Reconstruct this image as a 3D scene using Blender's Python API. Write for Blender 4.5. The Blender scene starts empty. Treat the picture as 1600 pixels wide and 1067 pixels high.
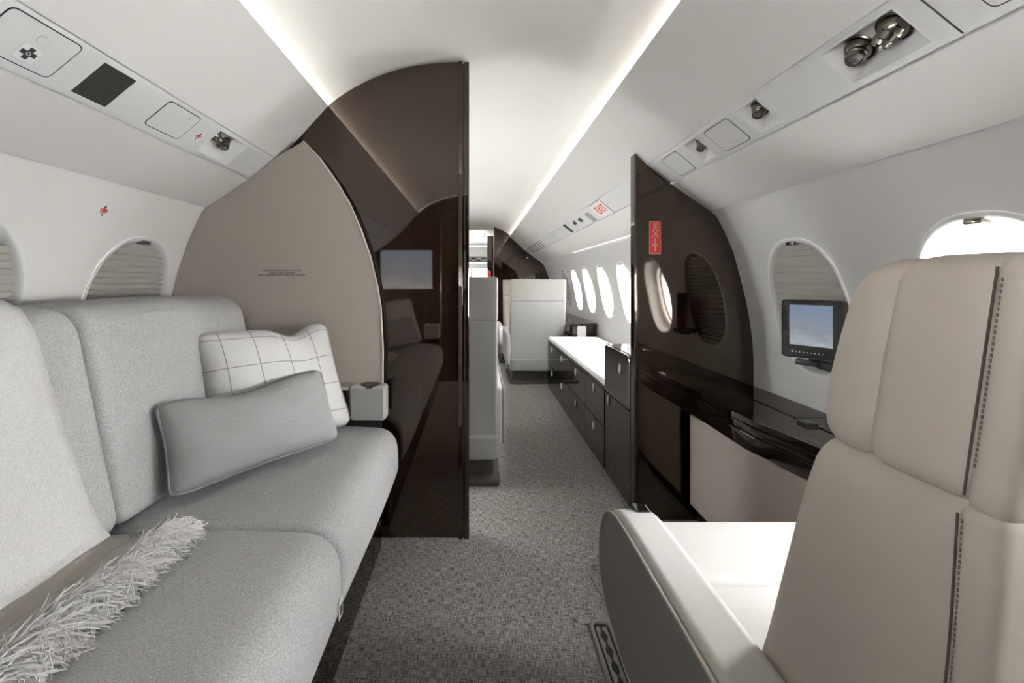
import bpy, bmesh, math, random
from mathutils import Vector, Matrix
random.seed(7)
C = bpy.context.scene.collection
PI = math.pi
FC = 680.0          # focal length in pixels of a 1600 px wide frame

# ------------------------------------------------------------------ camera, world, light, exposure
cam = bpy.data.cameras.new('camera'); camo = bpy.data.objects.new('camera', cam); C.objects.link(camo)
camo.location = (0, 0, 1.0); camo.rotation_euler = (PI/2, 0, 0)
cam.sensor_width = 36; cam.sensor_fit = 'HORIZONTAL'; cam.lens = FC/1600*36
cam.shift_x = (800-745)/1600; cam.shift_y = (440-533.5)/1600; cam.clip_start = 0.02; cam.clip_end = 200
bpy.context.scene.camera = camo
SC = bpy.context.scene
SC.view_settings.view_transform = 'Standard'; SC.view_settings.look = 'None'
SC.view_settings.gamma = 1.0; SC.view_settings.use_curve_mapping = False
SC.view_settings.exposure = 0.68
SC.cycles.max_bounces = 14; SC.cycles.diffuse_bounces = 8; SC.cycles.glossy_bounces = 6
SC.cycles.transparent_max_bounces = 12
SC.cycles.sample_clamp_indirect = 6.0
w = bpy.data.worlds.new('bright_overcast_sky'); SC.world = w; w.use_nodes = True
bg = w.node_tree.nodes['Background']; bg.inputs[0].default_value = (.985, 0.99, 0.985, 1); bg.inputs[1].default_value = 40.0
COVE = 80.0         # strength of the ceiling cove light strips
WASH = 5.0          # strength of the wash strips under the forward valance

# ------------------------------------------------------------------ materials
def nodes(name):
    m = bpy.data.materials.new(name); m.use_nodes = True
    nt = m.node_tree; return m, nt, nt.nodes['Principled BSDF']
def N(nt, t, **kw):
    n = nt.nodes.new(t)
    for k, v in kw.items():
        if isinstance(k, str) and hasattr(n, k): setattr(n, k, v)
    return n
def lac(name, col, ior, tint, noise, stretch):
    m = mat(name, col, .03, noise=noise, stretch=stretch); b = m.node_tree.nodes['Principled BSDF']
    b.inputs['IOR'].default_value = ior; b.inputs['Specular Tint'].default_value = (*tint, 1); return m
def mat(name, col, rough=.5, metal=0, coat=0, coat_ior=1.5, spec=.5, noise=None, bump=None, stretch=(1,1,1), trans=0):
    """noise=(scale, dark factor); bump=(scale, strength, distance)"""
    m, nt, b = nodes(name)
    b.inputs['Base Color'].default_value = (*col, 1); b.inputs['Roughness'].default_value = rough
    b.inputs['Metallic'].default_value = metal; b.inputs['Coat Weight'].default_value = coat
    b.inputs['Coat Roughness'].default_value = .02; b.inputs['Coat IOR'].default_value = coat_ior
    b.inputs['Specular IOR Level'].default_value = spec
    tc = N(nt, 'ShaderNodeTexCoord'); mp = N(nt, 'ShaderNodeMapping'); mp.inputs['Scale'].default_value = stretch
    nt.links.new(tc.outputs['Object'], mp.inputs[0])
    if noise:
        n = N(nt, 'ShaderNodeTexNoise'); n.inputs['Scale'].default_value = noise[0]; n.inputs['Detail'].default_value = 4
        nt.links.new(mp.outputs[0], n.inputs[0])
        r = N(nt, 'ShaderNodeValToRGB'); r.color_ramp.elements[0].position = .32; r.color_ramp.elements[1].position = .68
        r.color_ramp.elements[0].color = (*[c*noise[1] for c in col], 1); r.color_ramp.elements[1].color = (*[min(1, c*(2-noise[1])) for c in col], 1)
        nt.links.new(n.outputs[0], r.inputs[0]); nt.links.new(r.outputs[0], b.inputs['Base Color'])
    if bump:
        n = N(nt, 'ShaderNodeTexNoise'); n.inputs['Scale'].default_value = bump[0]; n.inputs['Detail'].default_value = 3
        nt.links.new(mp.outputs[0], n.inputs[0])
        bp = N(nt, 'ShaderNodeBump'); bp.inputs['Strength'].default_value = bump[1]; bp.inputs['Distance'].default_value = bump[2]
        nt.links.new(n.outputs[0], bp.inputs['Height']); nt.links.new(bp.outputs[0], b.inputs['Normal'])
    return m
def emit(name, col, s):
    m = bpy.data.materials.new(name); m.use_nodes = True; nt = m.node_tree; nt.nodes.clear()
    e = nt.nodes.new('ShaderNodeEmission'); e.inputs[0].default_value = (*col, 1); e.inputs[1].default_value = s
    o = nt.nodes.new('ShaderNodeOutputMaterial'); nt.links.new(e.outputs[0], o.inputs[0]); return m
M = {}
M['ceiling'] = mat('ceiling_fabric', (.80, .785, .755), .8, bump=(500, .05, .001))
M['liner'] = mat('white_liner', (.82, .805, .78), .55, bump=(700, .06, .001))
M['valance'] = mat('valance_ultraleather', (.78, .765, .74), .6, bump=(700, .06, .001))
M['psu'] = mat('service_panel_paint', (.76, .76, .76), .4)
M['wallr_shaded'] = mat('shaded_sidewall_liner', (.70, .695, .68), .55, bump=(600, .05, .001))  # right wall's liner, darker than the left to paint in its shade
M['frame'] = mat('window_moulding', (.82, .82, .81), .35)
M['gap'] = mat('dark_gap', (.02, .02, .02), .8)
M['lacquer'] = lac('gloss_dark_wood', (.013, .0072, .0046), 1.86, (1, .86, .76), (6, .5), (7, 7, .35))
M['lacquer2'] = lac('gloss_black_wood', (.010, .0062, .0045), 2.0, (1, .90, .82), (6, .6), (.4, .4, 6))
M['walnut'] = mat('satin_walnut', (.030, .014, .008), .35, coat=.6, noise=(5, .4), stretch=(6, 6, .4))
M['panel'] = mat('beige_panel', (.50, .445, .39), .6, bump=(900, .08, .001))
M['piping'] = mat('pale_piping', (.72, .68, .62), .5)
M['leather'] = mat('taupe_leather', (.50, .44, .38), .5, bump=(420, .12, .002))
M['leather_light'] = mat('pale_leather', (.68, .66, .64), .48, bump=(420, .10, .002))
M['leather_grey'] = mat('grey_leather', (.25, .238, .222), .5, bump=(420, .10, .002))
M['shell'] = mat('grey_seat_shell', (.31, .31, .305), .5, bump=(420, .08, .002))
M['shell_top'] = mat('warm_grey_headrest', (.35, .335, .315), .5, bump=(420, .08, .002))
M['stitch'] = mat('taupe_thread', (.24, .205, .17), .8)
M['seam_dark'] = mat('seam_groove_shade', (.07, .058, .048), .9)
M['seatbase'] = mat('dark_pedestal', (.05, .045, .04), .5)
M['chrome'] = mat('polished_chrome', (.8, .8, .8), .12, metal=1)
M['nickel'] = mat('satin_nickel', (.86, .85, .83), .42, metal=.7)
M['bronze'] = mat('brushed_bronze', (.30, .27, .23), .22, metal=1)
M['black'] = mat('black_plastic', (.012, .012, .013), .3)
M['blackgloss'] = mat('gloss_black', (.01, .01, .01), .08, coat=1)
M['red'] = mat('sign_red', (.75, .03, .025), .4)
M['white'] = mat('white_print', (.85, .85, .85), .5)
M['ink'] = mat('dark_ink', (.03, .03, .03), .5)
M['cream'] = mat('cream_plastic', (.66, .63, .58), .4)
M['creamgrey'] = mat('pale_grey_panel', (.40, .395, .385), .5)
M['felt'] = mat('grey_wool_felt', (.50, .50, .50), .95, spec=.15, noise=(330, .78), bump=(500, .5, .002))
M['feltback'] = mat('grey_wool_felt_back', (.54, .54, .54), .95, spec=.15, noise=(330, .8), bump=(500, .5, .002))
M['blanket'] = mat('ivory_wool', (.78, .775, .76), .95, spec=.1, noise=(420, .88), bump=(520, .5, .002))
M['fringe'] = mat('ivory_yarn', (.90, .89, .87), .9, spec=.1)
M['whitecushion'] = mat('white_cushion_leather', (.78, .77, .75), .5, bump=(300, .08, .002))
M['darkvent'] = mat('dark_speaker_mesh', (.035, .033, .03), .5, noise=(900, .6))
M['cockpit'] = mat('cockpit_grey', (.35, .35, .35), .5, noise=(40, .5))
M['bound'] = mat('carpet_binding', (.34, .31, .285), .9, bump=(600, .4, .003))
M['railmetal'] = mat('seat_track_metal', (.30, .30, .295), .4, metal=1)
M['lens'] = mat('lamp_lens', (.42, .43, .45), .12, metal=.8)
M['led'] = emit('cove_led', (1.0, .965, .91), COVE)
M['wash'] = emit('wash_led', (1.0, .98, .95), WASH)
M['redled'] = emit('red_led', (1, .05, .03), 3)
M['lightpanel'] = emit('galley_ceiling_lamp', (1, 1, 1), 2.5)

def carpet():
    m, nt, b = nodes('woven_grey_carpet'); b.inputs['Roughness'].default_value = .95; b.inputs['Specular IOR Level'].default_value = .1
    tc = N(nt, 'ShaderNodeTexCoord')
    outs = []
    for sc in ((420, 40, 1), (40, 420, 1), (640, 420, 1)):
        mp = N(nt, 'ShaderNodeMapping'); mp.inputs['Scale'].default_value = sc; nt.links.new(tc.outputs['Object'], mp.inputs[0])
        n = N(nt, 'ShaderNodeTexNoise'); n.inputs['Scale'].default_value = 1; n.inputs['Detail'].default_value = 3; nt.links.new(mp.outputs[0], n.inputs[0])
        outs.append(n.outputs[0])
    a = N(nt, 'ShaderNodeMath', operation='ADD'); nt.links.new(outs[0], a.inputs[0]); nt.links.new(outs[1], a.inputs[1])
    a2 = N(nt, 'ShaderNodeMath', operation='ADD'); nt.links.new(a.outputs[0], a2.inputs[0]); nt.links.new(outs[2], a2.inputs[1])
    d = N(nt, 'ShaderNodeMath', operation='DIVIDE'); d.inputs[1].default_value = 3; nt.links.new(a2.outputs[0], d.inputs[0])
    r = N(nt, 'ShaderNodeValToRGB'); r.color_ramp.elements[0].position = .42; r.color_ramp.elements[1].position = .58
    r.color_ramp.elements[0].color = (.045, .042, .039, 1); r.color_ramp.elements[1].color = (.54, .515, .485, 1)
    nt.links.new(d.outputs[0], r.inputs[0]); nt.links.new(r.outputs[0], b.inputs['Base Color'])
    bp = N(nt, 'ShaderNodeBump'); bp.inputs['Strength'].default_value = .5; bp.inputs['Distance'].default_value = .003
    nt.links.new(d.outputs[0], bp.inputs['Height']); nt.links.new(bp.outputs[0], b.inputs['Normal'])
    return m
M['carpet'] = carpet()

def uvlines(name, col, line, nu, nv, width):
    m, nt, b = nodes(name); b.inputs['Roughness'].default_value = .9; b.inputs['Specular IOR Level'].default_value = .15
    uv = N(nt, 'ShaderNodeUVMap'); sp = N(nt, 'ShaderNodeSeparateXYZ'); nt.links.new(uv.outputs[0], sp.inputs[0])
    res = []
    for i, k in ((0, nu), (1, nv)):
        mu = N(nt, 'ShaderNodeMath', operation='MULTIPLY'); mu.inputs[1].default_value = k; nt.links.new(sp.outputs[i], mu.inputs[0])
        ad = N(nt, 'ShaderNodeMath', operation='ADD'); ad.inputs[1].default_value = .35; nt.links.new(mu.outputs[0], ad.inputs[0])
        fr = N(nt, 'ShaderNodeMath', operation='FRACT'); nt.links.new(ad.outputs[0], fr.inputs[0])
        lt = N(nt, 'ShaderNodeMath', operation='LESS_THAN'); lt.inputs[1].default_value = width*k; nt.links.new(fr.outputs[0], lt.inputs[0])
        res.append(lt.outputs[0])
    mx = N(nt, 'ShaderNodeMath', operation='MAXIMUM'); nt.links.new(res[0], mx.inputs[0]); nt.links.new(res[1], mx.inputs[1])
    mi = N(nt, 'ShaderNodeMix', data_type='RGBA'); mi.inputs[6].default_value = (*col, 1); mi.inputs[7].default_value = (*line, 1)
    nt.links.new(mx.outputs[0], mi.inputs[0]); nt.links.new(mi.outputs[2], b.inputs['Base Color'])
    tc = N(nt, 'ShaderNodeTexCoord'); n = N(nt, 'ShaderNodeTexNoise'); n.inputs['Scale'].default_value = 400; nt.links.new(tc.outputs['Object'], n.inputs[0])
    bp = N(nt, 'ShaderNodeBump'); bp.inputs['Strength'].default_value = .3; bp.inputs['Distance'].default_value = .002
    nt.links.new(n.outputs[0], bp.inputs['Height']); nt.links.new(bp.outputs[0], b.inputs['Normal'])
    return m
M['plaid'] = uvlines('ivory_windowpane_plaid', (.86, .855, .84), (.36, .34, .33), 4.6, 4.0, .006)

def twill(name, ca, cb, scale, rot):
    m, nt, b = nodes(name); b.inputs['Roughness'].default_value = .95; b.inputs['Specular IOR Level'].default_value = .1
    uv = N(nt, 'ShaderNodeUVMap'); mp = N(nt, 'ShaderNodeMapping'); mp.inputs['Rotation'].default_value = (0, 0, rot); nt.links.new(uv.outputs[0], mp.inputs[0])
    wv = N(nt, 'ShaderNodeTexWave'); wv.inputs['Scale'].default_value = scale; wv.inputs['Distortion'].default_value = 2.5; wv.inputs['Detail Scale'].default_value = 60
    nt.links.new(mp.outputs[0], wv.inputs[0])
    r = N(nt, 'ShaderNodeValToRGB'); r.color_ramp.elements[0].color = (*ca, 1); r.color_ramp.elements[1].color = (*cb, 1)
    nt.links.new(wv.outputs[0], r.inputs[0]); nt.links.new(r.outputs[0], b.inputs['Base Color'])
    bp = N(nt, 'ShaderNodeBump'); bp.inputs['Strength'].default_value = .4; bp.inputs['Distance'].default_value = .002
    nt.links.new(wv.outputs[0], bp.inputs['Height']); nt.links.new(bp.outputs[0], b.inputs['Normal'])
    return m
M['twill'] = twill('grey_herringbone_wool', (.34, .34, .345), (.60, .60, .60), 27, .9)
M['band'] = twill('tan_ribbed_band', (.58, .53, .46), (.84, .80, .73), 26, .5)
M['band2'] = twill('cream_ribbed_band', (.60, .57, .51), (.90, .87, .81), 22, .75)

def glass():
    m = bpy.data.materials.new('window_glass'); m.use_nodes = True; nt = m.node_tree; nt.nodes.clear()
    t = nt.nodes.new('ShaderNodeBsdfTransparent'); g = nt.nodes.new('ShaderNodeBsdfGlossy'); g.inputs['Roughness'].default_value = .02
    f = nt.nodes.new('ShaderNodeValue'); f.outputs[0].default_value = .04
    mx = nt.nodes.new('ShaderNodeMixShader'); o = nt.nodes.new('ShaderNodeOutputMaterial')
    nt.links.new(f.outputs[0], mx.inputs[0]); nt.links.new(t.outputs[0], mx.inputs[1]); nt.links.new(g.outputs[0], mx.inputs[2]); nt.links.new(mx.outputs[0], o.inputs[0])
    return m
M['glass'] = glass()
def shade_fabric():
    m = bpy.data.materials.new('pleated_shade_fabric'); m.use_nodes = True; nt = m.node_tree; nt.nodes.clear()
    d = nt.nodes.new('ShaderNodeBsdfDiffuse'); d.inputs[0].default_value = (.70, .67, .63, 1)
    t = nt.nodes.new('ShaderNodeBsdfTranslucent'); t.inputs[0].default_value = (.6, .55, .5, 1)
    mx = nt.nodes.new('ShaderNodeMixShader'); mx.inputs[0].default_value = .04; o = nt.nodes.new('ShaderNodeOutputMaterial')
    nt.links.new(d.outputs[0], mx.inputs[1]); nt.links.new(t.outputs[0], mx.inputs[2]); nt.links.new(mx.outputs[0], o.inputs[0])
    return m
M['shade'] = shade_fabric()
def screen(name, s):
    m = bpy.data.materials.new(name); m.use_nodes = True; nt = m.node_tree; nt.nodes.clear()
    uv = nt.nodes.new('ShaderNodeUVMap'); mp = nt.nodes.new('ShaderNodeMapping'); mp.inputs['Scale'].default_value = (1.3, 4, 1); mp.inputs['Rotation'].default_value = (0, 0, .35)
    nt.links.new(uv.outputs[0], mp.inputs[0])
    n = nt.nodes.new('ShaderNodeTexNoise'); n.inputs['Scale'].default_value = 1.4; n.inputs['Detail'].default_value = 5; n.inputs['Distortion'].default_value = .6
    nt.links.new(mp.outputs[0], n.inputs[0])
    sp = nt.nodes.new('ShaderNodeSeparateXYZ'); nt.links.new(uv.outputs[0], sp.inputs[0])
    su = nt.nodes.new('ShaderNodeMath'); su.operation = 'SUBTRACT'; nt.links.new(n.outputs[0], su.inputs[0]); nt.links.new(sp.outputs[1], su.inputs[1])
    ad = nt.nodes.new('ShaderNodeMath'); ad.operation = 'ADD'; ad.inputs[1].default_value = .45; nt.links.new(su.outputs[0], ad.inputs[0])
    r = nt.nodes.new('ShaderNodeValToRGB'); e0, e1 = r.color_ramp.elements
    e0.position = 0; e0.color = (.20, .26, .36, 1); e1.position = 1; e1.color = (.42, .45, .48, 1)
    e2 = r.color_ramp.elements.new(.6); e2.color = (.26, .29, .33, 1)
    e = nt.nodes.new('ShaderNodeEmission'); e.inputs[1].default_value = s; o = nt.nodes.new('ShaderNodeOutputMaterial')
    nt.links.new(ad.outputs[0], r.inputs[0]); nt.links.new(r.outputs[0], e.inputs[0]); nt.links.new(e.outputs[0], o.inputs[0])
    return m
M['screen'] = screen('screen_sky_picture', .62); M['screen_back'] = screen('screen_sky_picture_bright', 3.2)

# ------------------------------------------------------------------ helpers
def link(name, me, m, parent=None, smooth=True, angle=40, wn=False):
    o = bpy.data.objects.new(name, me); C.objects.link(o)
    for x in (m if isinstance(m, (list, tuple)) else [m]): me.materials.append(M[x] if isinstance(x, str) else x)
    if smooth:
        me.shade_smooth(); me.set_sharp_from_angle(angle=math.radians(angle))
        if wn:
            md = o.modifiers.new('weighted_normals', 'WEIGHTED_NORMAL'); md.keep_sharp = True; md.weight = 100; md.mode = 'FACE_AREA'
    if parent is not None:
        o.parent = parent
        if parent.type == 'EMPTY': o.matrix_parent_inverse = parent.matrix_basis.inverted()
    return o
def bmo(name, bm, m, parent=None, smooth=True, angle=40, fix=True, wn=False):
    if fix: bmesh.ops.recalc_face_normals(bm, faces=bm.faces)
    me = bpy.data.meshes.new(name); bm.to_mesh(me); bm.free()
    return link(name, me, m, parent, smooth, angle, wn)
def thing(name, label, cat, loc=(0, 0, 0), group=None):
    o = bpy.data.objects.new(name, None); C.objects.link(o); o.location = loc; o.empty_display_size = .05
    o.matrix_basis = Matrix.Translation(loc)
    o['label'] = label; o['category'] = cat
    if group: o['group'] = group
    return o
def tag(o, label, cat, group=None):
    o['label'] = label; o['category'] = cat
    if group: o['group'] = group
    return o
def structure(o, label=None):
    o['kind'] = 'structure'
    if label: o['label'] = label
    return o
def add_box(bm, x0, x1, y0, y1, z0, z1, r=0, seg=2, mtx=None):
    g = bmesh.ops.create_cube(bm, size=1); vs = g['verts']
    for v in vs: v.co = Vector(((x0+x1)/2+v.co.x*(x1-x0), (y0+y1)/2+v.co.y*(y1-y0), (z0+z1)/2+v.co.z*(z1-z0)))
    if r:
        es = list({e for v in vs for e in v.link_edges})
        res = bmesh.ops.bevel(bm, geom=es, offset=r, segments=seg, profile=.5, affect='EDGES')
        vs = list({v for f in res['faces'] for v in f.verts} | {v for v in vs if v.is_valid})
    if mtx is not None:
        for v in vs: v.co = mtx @ v.co
def box(name, x0, x1, y0, y1, z0, z1, m, parent=None, r=0, seg=2):
    bm = bmesh.new(); add_box(bm, x0, x1, y0, y1, z0, z1, r, seg); return bmo(name, bm, m, parent, wn=True)
def round_poly(pts, rad, seg=6):
    out = []; n = len(pts)
    for i in range(n):
        p = Vector(pts[i]); a = Vector(pts[i-1]); b = Vector(pts[(i+1) % n]); r = rad[i] if isinstance(rad, (list, tuple)) else rad
        if r <= 0: out.append(tuple(p)); continue
        da = (a-p); db = (b-p); r = min(r, da.length*.49, db.length*.49)
        s = p+da.normalized()*r; e = p+db.normalized()*r
        for k in range(seg+1):
            t = k/seg; q = s*(1-t)**2+p*2*t*(1-t)+e*t*t; out.append(tuple(q))
    return out
def inset_poly(pts, d):
    """grassfire inset: every outline point marches inwards and never comes nearer than d to the outline"""
    if d == 0: return list(pts)
    n = len(pts); A = sum(pts[i-1][0]*pts[i][1]-pts[i][0]*pts[i-1][1] for i in range(n)); s = 1 if A > 0 else -1
    V = [Vector(p) for p in pts]; out = []
    segs = [(V[i-1], V[i]-V[i-1]) for i in range(n)]; segs = [(p, e, e.length_squared) for p, e in segs if e.length_squared > 1e-14]
    ns = 1 if d < 0 else max(2, int(d/.003))
    for i in range(n):
        e1 = V[i]-V[i-1]; e2 = V[(i+1) % n]-V[i]
        if e1.length < 1e-7: e1 = e2
        if e2.length < 1e-7: e2 = e1
        m = Vector((-e1.y, e1.x)).normalized()*s+Vector((-e2.y, e2.x)).normalized()*s
        if m.length < 1e-6: m = Vector((-e1.y, e1.x))*s
        m.normalize()
        if d < 0: out.append(tuple(V[i]+m*d)); continue
        q = V[i].copy()
        for k in range(1, ns+1):
            tg = d*k/ns; q = q+m*(d/ns)
            for _ in range(3):
                best = 1e9; c = None
                for p, e, l2 in segs:
                    t = max(0, min(1, (q-p).dot(e)/l2)); x = p+e*t; dd = (q-x).length_squared
                    if dd < best: best = dd; c = x
                dist = math.sqrt(best)
                if dist >= tg*.995 or dist < 1e-9: break
                q = c+(q-c)/dist*tg
        out.append(tuple(q))
    return out
def add_prism(bm, prof, a0, a1, axis='Y', r=0, seg=4, bulge=0, nseg=1):
    """prof: closed polygon in the two other axes (Y axis: x,z; X axis: y,z; Z axis: x,y), extruded from a0 to a1 with rounded ends"""
    def P(a, p):
        return {'Y': (p[0], a, p[1]), 'X': (a, p[0], p[1]), 'Z': (p[0], p[1], a)}[axis]
    st = []
    if r:
        for k in range(seg+1):
            th = k/seg*PI/2; st.append((a0+r*(1-math.cos(th)), r*(1-math.sin(th))))
    else: st.append((a0, 0))
    lo = list(st)
    for k in range(1, nseg): 
        t = k/nseg; st.append((a0+r+(a1-a0-2*r)*t, -bulge*math.sin(PI*t)))
    for a, d in reversed(lo): st.append((a1-(a-a0), d))
    rings = [[bm.verts.new(P(a, p)) for p in inset_poly(prof, d)] for a, d in st]
    n = len(prof)
    for i in range(len(rings)-1):
        for j in range(n):
            bm.faces.new((rings[i][j], rings[i][(j+1) % n], rings[i+1][(j+1) % n], rings[i+1][j]))
    bm.faces.new(rings[0]); bm.faces.new(rings[-1][::-1])
def prism(name, prof, a0, a1, m, parent=None, axis='Y', r=0, seg=4, bulge=0, nseg=1, angle=40):
    bm = bmesh.new(); add_prism(bm, prof, a0, a1, axis, r, seg, bulge, nseg); return bmo(name, bm, m, parent, angle=angle, wn=True)
def add_tube(bm, pts, r, n=8, closed=False):
    pts = [Vector(p) for p in pts]; L = len(pts); rings = []
    up = None
    for i, p in enumerate(pts):
        a = pts[i-1] if (i > 0 or closed) else p; b = pts[(i+1) % L] if (i < L-1 or closed) else p
        t = (b-a).normalized()
        if up is None:
            up = Vector((0, 0, 1)) if abs(t.z) < .9 else Vector((1, 0, 0))
        u = (up-t*up.dot(t)).normalized(); up = u; v = t.cross(u)
        rr = r(i/(L-1)) if callable(r) else r
        rings.append([bm.verts.new(p+(u*math.cos(k*2*PI/n)+v*math.sin(k*2*PI/n))*rr) for k in range(n)])
    for i in range(L if closed else L-1):
        A = rings[i]; B = rings[(i+1) % L]
        for k in range(n): bm.faces.new((A[k], A[(k+1) % n], B[(k+1) % n], B[k]))
    if not closed: bm.faces.new(rings[0][::-1]); bm.faces.new(rings[-1])
def tube(name, pts, r, m, parent=None, n=8, closed=False):
    bm = bmesh.new(); add_tube(bm, pts, r, n, closed); return bmo(name, bm, m, parent)
def add_lathe(bm, prof, c, ax, n=20):
    ax = Vector(ax).normalized(); q = Vector((0, 0, 1)).rotation_difference(ax); c = Vector(c); rings = []
    for r, z in prof: rings.append([bm.verts.new(c+q @ Vector((r*math.cos(k*2*PI/n), r*math.sin(k*2*PI/n), z))) for k in range(n)])
    for A, B in zip(rings, rings[1:]):
        for k in range(n): bm.faces.new((A[k], A[(k+1) % n], B[(k+1) % n], B[k]))
    bm.faces.new(rings[0][::-1]); bm.faces.new(rings[-1])
def lathe(name, prof, c, ax, m, parent=None, n=20, angle=40):
    bm = bmesh.new(); add_lathe(bm, prof, c, ax, n); return bmo(name, bm, m, parent, angle=angle)
def frame_matrix(u, v, n, o):
    return Matrix(((u[0], v[0], n[0], o[0]), (u[1], v[1], n[1], o[1]), (u[2], v[2], n[2], o[2]), (0, 0, 0, 1)))
def block(name, hw, zr, fr, bk, cx, r, m, parent, nz=16, crown=0, taper=None, topcurve=None, mid=0):
    """upholstered block: half width hw, z range zr, front and back y as functions of z, edges rounded with radius r"""
    W, H = 2*hw, zr[1]-zr[0]; T = sum(fr(zr[0]+H*k/8)-bk(zr[0]+H*k/8) for k in range(9))/9; r = min(r, T*.49)
    def ax(L, n):
        e = [-L/2+r*(1-math.cos(PI/2*k/5)) for k in range(6)]
        return e+[-L/2+r+(L-2*r)*k/n for k in range(1, n)]+[-a for a in e[::-1]]
    X, Y, Z = ax(W, 8), ax(T, 4), ax(H, nz); bm = bmesh.new(); V = {}
    def v(x, y, z):
        k = (round(x, 6), round(y, 6), round(z, 6))
        if k in V: return V[k]
        c = Vector((max(-W/2+r, min(W/2-r, x)), max(-T/2+r, min(T/2-r, y)), max(-H/2+r, min(H/2-r, z)))); p = Vector((x, y, z)); d = p-c
        p = c+d.normalized()*r if d.length > 1e-9 else p
        zz = p.z+H/2+zr[0]; t = (p.y+T/2)/T; s_ = 1-(2*p.x/W)**2
        y_ = bk(zz)+(fr(zz)-bk(zz))*t+crown*s_*(2*t-1)
        xx = p.x*(taper(zz) if taper else 1)+mid*math.copysign(1, p.x)*(1-(2*t-1)**2)*(abs(2*p.x/W)**4)
        z2 = zz+(topcurve(p.x, t)*max(0, (zz-zr[0])/H)**3 if topcurve else 0)
        V[k] = bm.verts.new((cx+xx, y_, z2)); return V[k]
    def face(q):
        q = [v(*a) for a in q]; q = [a for i, a in enumerate(q) if a not in q[:i]]
        if len(q) > 2:
            try: bm.faces.new(q)
            except ValueError: pass
    for A, B, f in ((X, Y, lambda a, b, s_: (a, b, s_*H/2)), (X, Z, lambda a, b, s_: (a, s_*T/2, b)), (Y, Z, lambda a, b, s_: (s_*W/2, a, b))):
        for s_ in (-1, 1):
            for a0, a1 in zip(A, A[1:]):
                for b0, b1 in zip(B, B[1:]): face([f(a0, b0, s_), f(a1, b0, s_), f(a1, b1, s_), f(a0, b1, s_)])
    return bmo(name, bm, m, parent, angle=75)
def curve(P):
    P = sorted(P)
    def f(z):
        i = max(0, min(len(P)-2, sum(1 for p in P if p[0] <= z)-1)); p1, p2 = P[i], P[i+1]; p0 = P[i-1] if i else p1; p3 = P[i+2] if i+2 < len(P) else p2
        h = p2[0]-p1[0]; t = max(-.3, min(1.3, (z-p1[0])/h)); m1 = (p2[1]-p0[1])/(p2[0]-p0[0])*h; m2 = (p3[1]-p1[1])/(p3[0]-p1[0])*h
        if t < 0 or t > 1: return p1[1]+(m1*t if t < 0 else (p2[1]-p1[1])+m2*(t-1))
        return (2*t**3-3*t**2+1)*p1[1]+(t**3-2*t**2+t)*m1+(-2*t**3+3*t**2)*p2[1]+(t**3-t**2)*m2
    return f
def rrect(w, h, r, seg=5):
    return round_poly([(-w/2, -h/2), (w/2, -h/2), (w/2, h/2), (-w/2, h/2)], r, seg)
def plate(name, outline, n0, n1, mtx, m, parent=None, bev=0):
    bm = bmesh.new(); add_prism(bm, outline, n0, n1, 'Z')
    if bev:
        pass
    bm.transform(mtx); return bmo(name, bm, m, parent)
def text(name, body, size, mtx, m, parent=None, ext=.0006, bold=0, space=1.0):
    cu = bpy.data.curves.new(name, 'FONT'); cu.body = body; cu.size = size; cu.extrude = ext; cu.offset = bold; cu.resolution_u = 2
    cu.align_x = 'CENTER'; cu.align_y = 'CENTER'; cu.space_line = space
    t = bpy.data.objects.new(name, cu); C.objects.link(t)
    dg = bpy.context.evaluated_depsgraph_get(); me = bpy.data.meshes.new_from_object(t.evaluated_get(dg))
    bpy.data.objects.remove(t); me.transform(mtx); me.name = name; me.materials.clear()
    return link(name, me, m, parent, smooth=False)
def grid_mesh(name, rows, m, parent=None, uv=False, closed=False, flip=False):
    bm = bmesh.new(); V = [[bm.verts.new(p) for p in r] for r in rows]
    L = bm.loops.layers.uv.new('UVMap') if uv else None
    for i in range(len(V)-1):
        for j in range(len(V[0])-(0 if closed else 1)):
            j2 = (j+1) % len(V[0]); f = bm.faces.new((V[i][j], V[i][j2], V[i+1][j2], V[i+1][j]))
            if uv:
                for l, (a, b) in zip(f.loops, ((i, j), (i, j+1), (i+1, j+1), (i+1, j))): l[L].uv = (b/(len(V[0])-1), a/(len(V)-1))
    if flip: bmesh.ops.reverse_faces(bm, faces=bm.faces)
    me = bpy.data.meshes.new(name); bm.to_mesh(me); bm.free()
    return link(name, me, m, parent)
def lerp_path(path, s):
    for (a, b) in zip(path, path[1:]):
        if a[0] <= s <= b[0]:
            t = (s-a[0])/(b[0]-a[0]) if b[0] > a[0] else 0; return a[1]+(b[1]-a[1])*t
    return path[0][1] if s < path[0][0] else path[-1][1]

# ------------------------------------------------------------------ cabin shell
YA, YF, YG, YE = -.95, 6.63, 8.4, 10.2      # aft bulkhead, forward bulkhead, galley end, cockpit end
X0 = -.041
def ceil_z(x): return 1.868-.155*(abs(x-X0)/.54)**2.5
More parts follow.
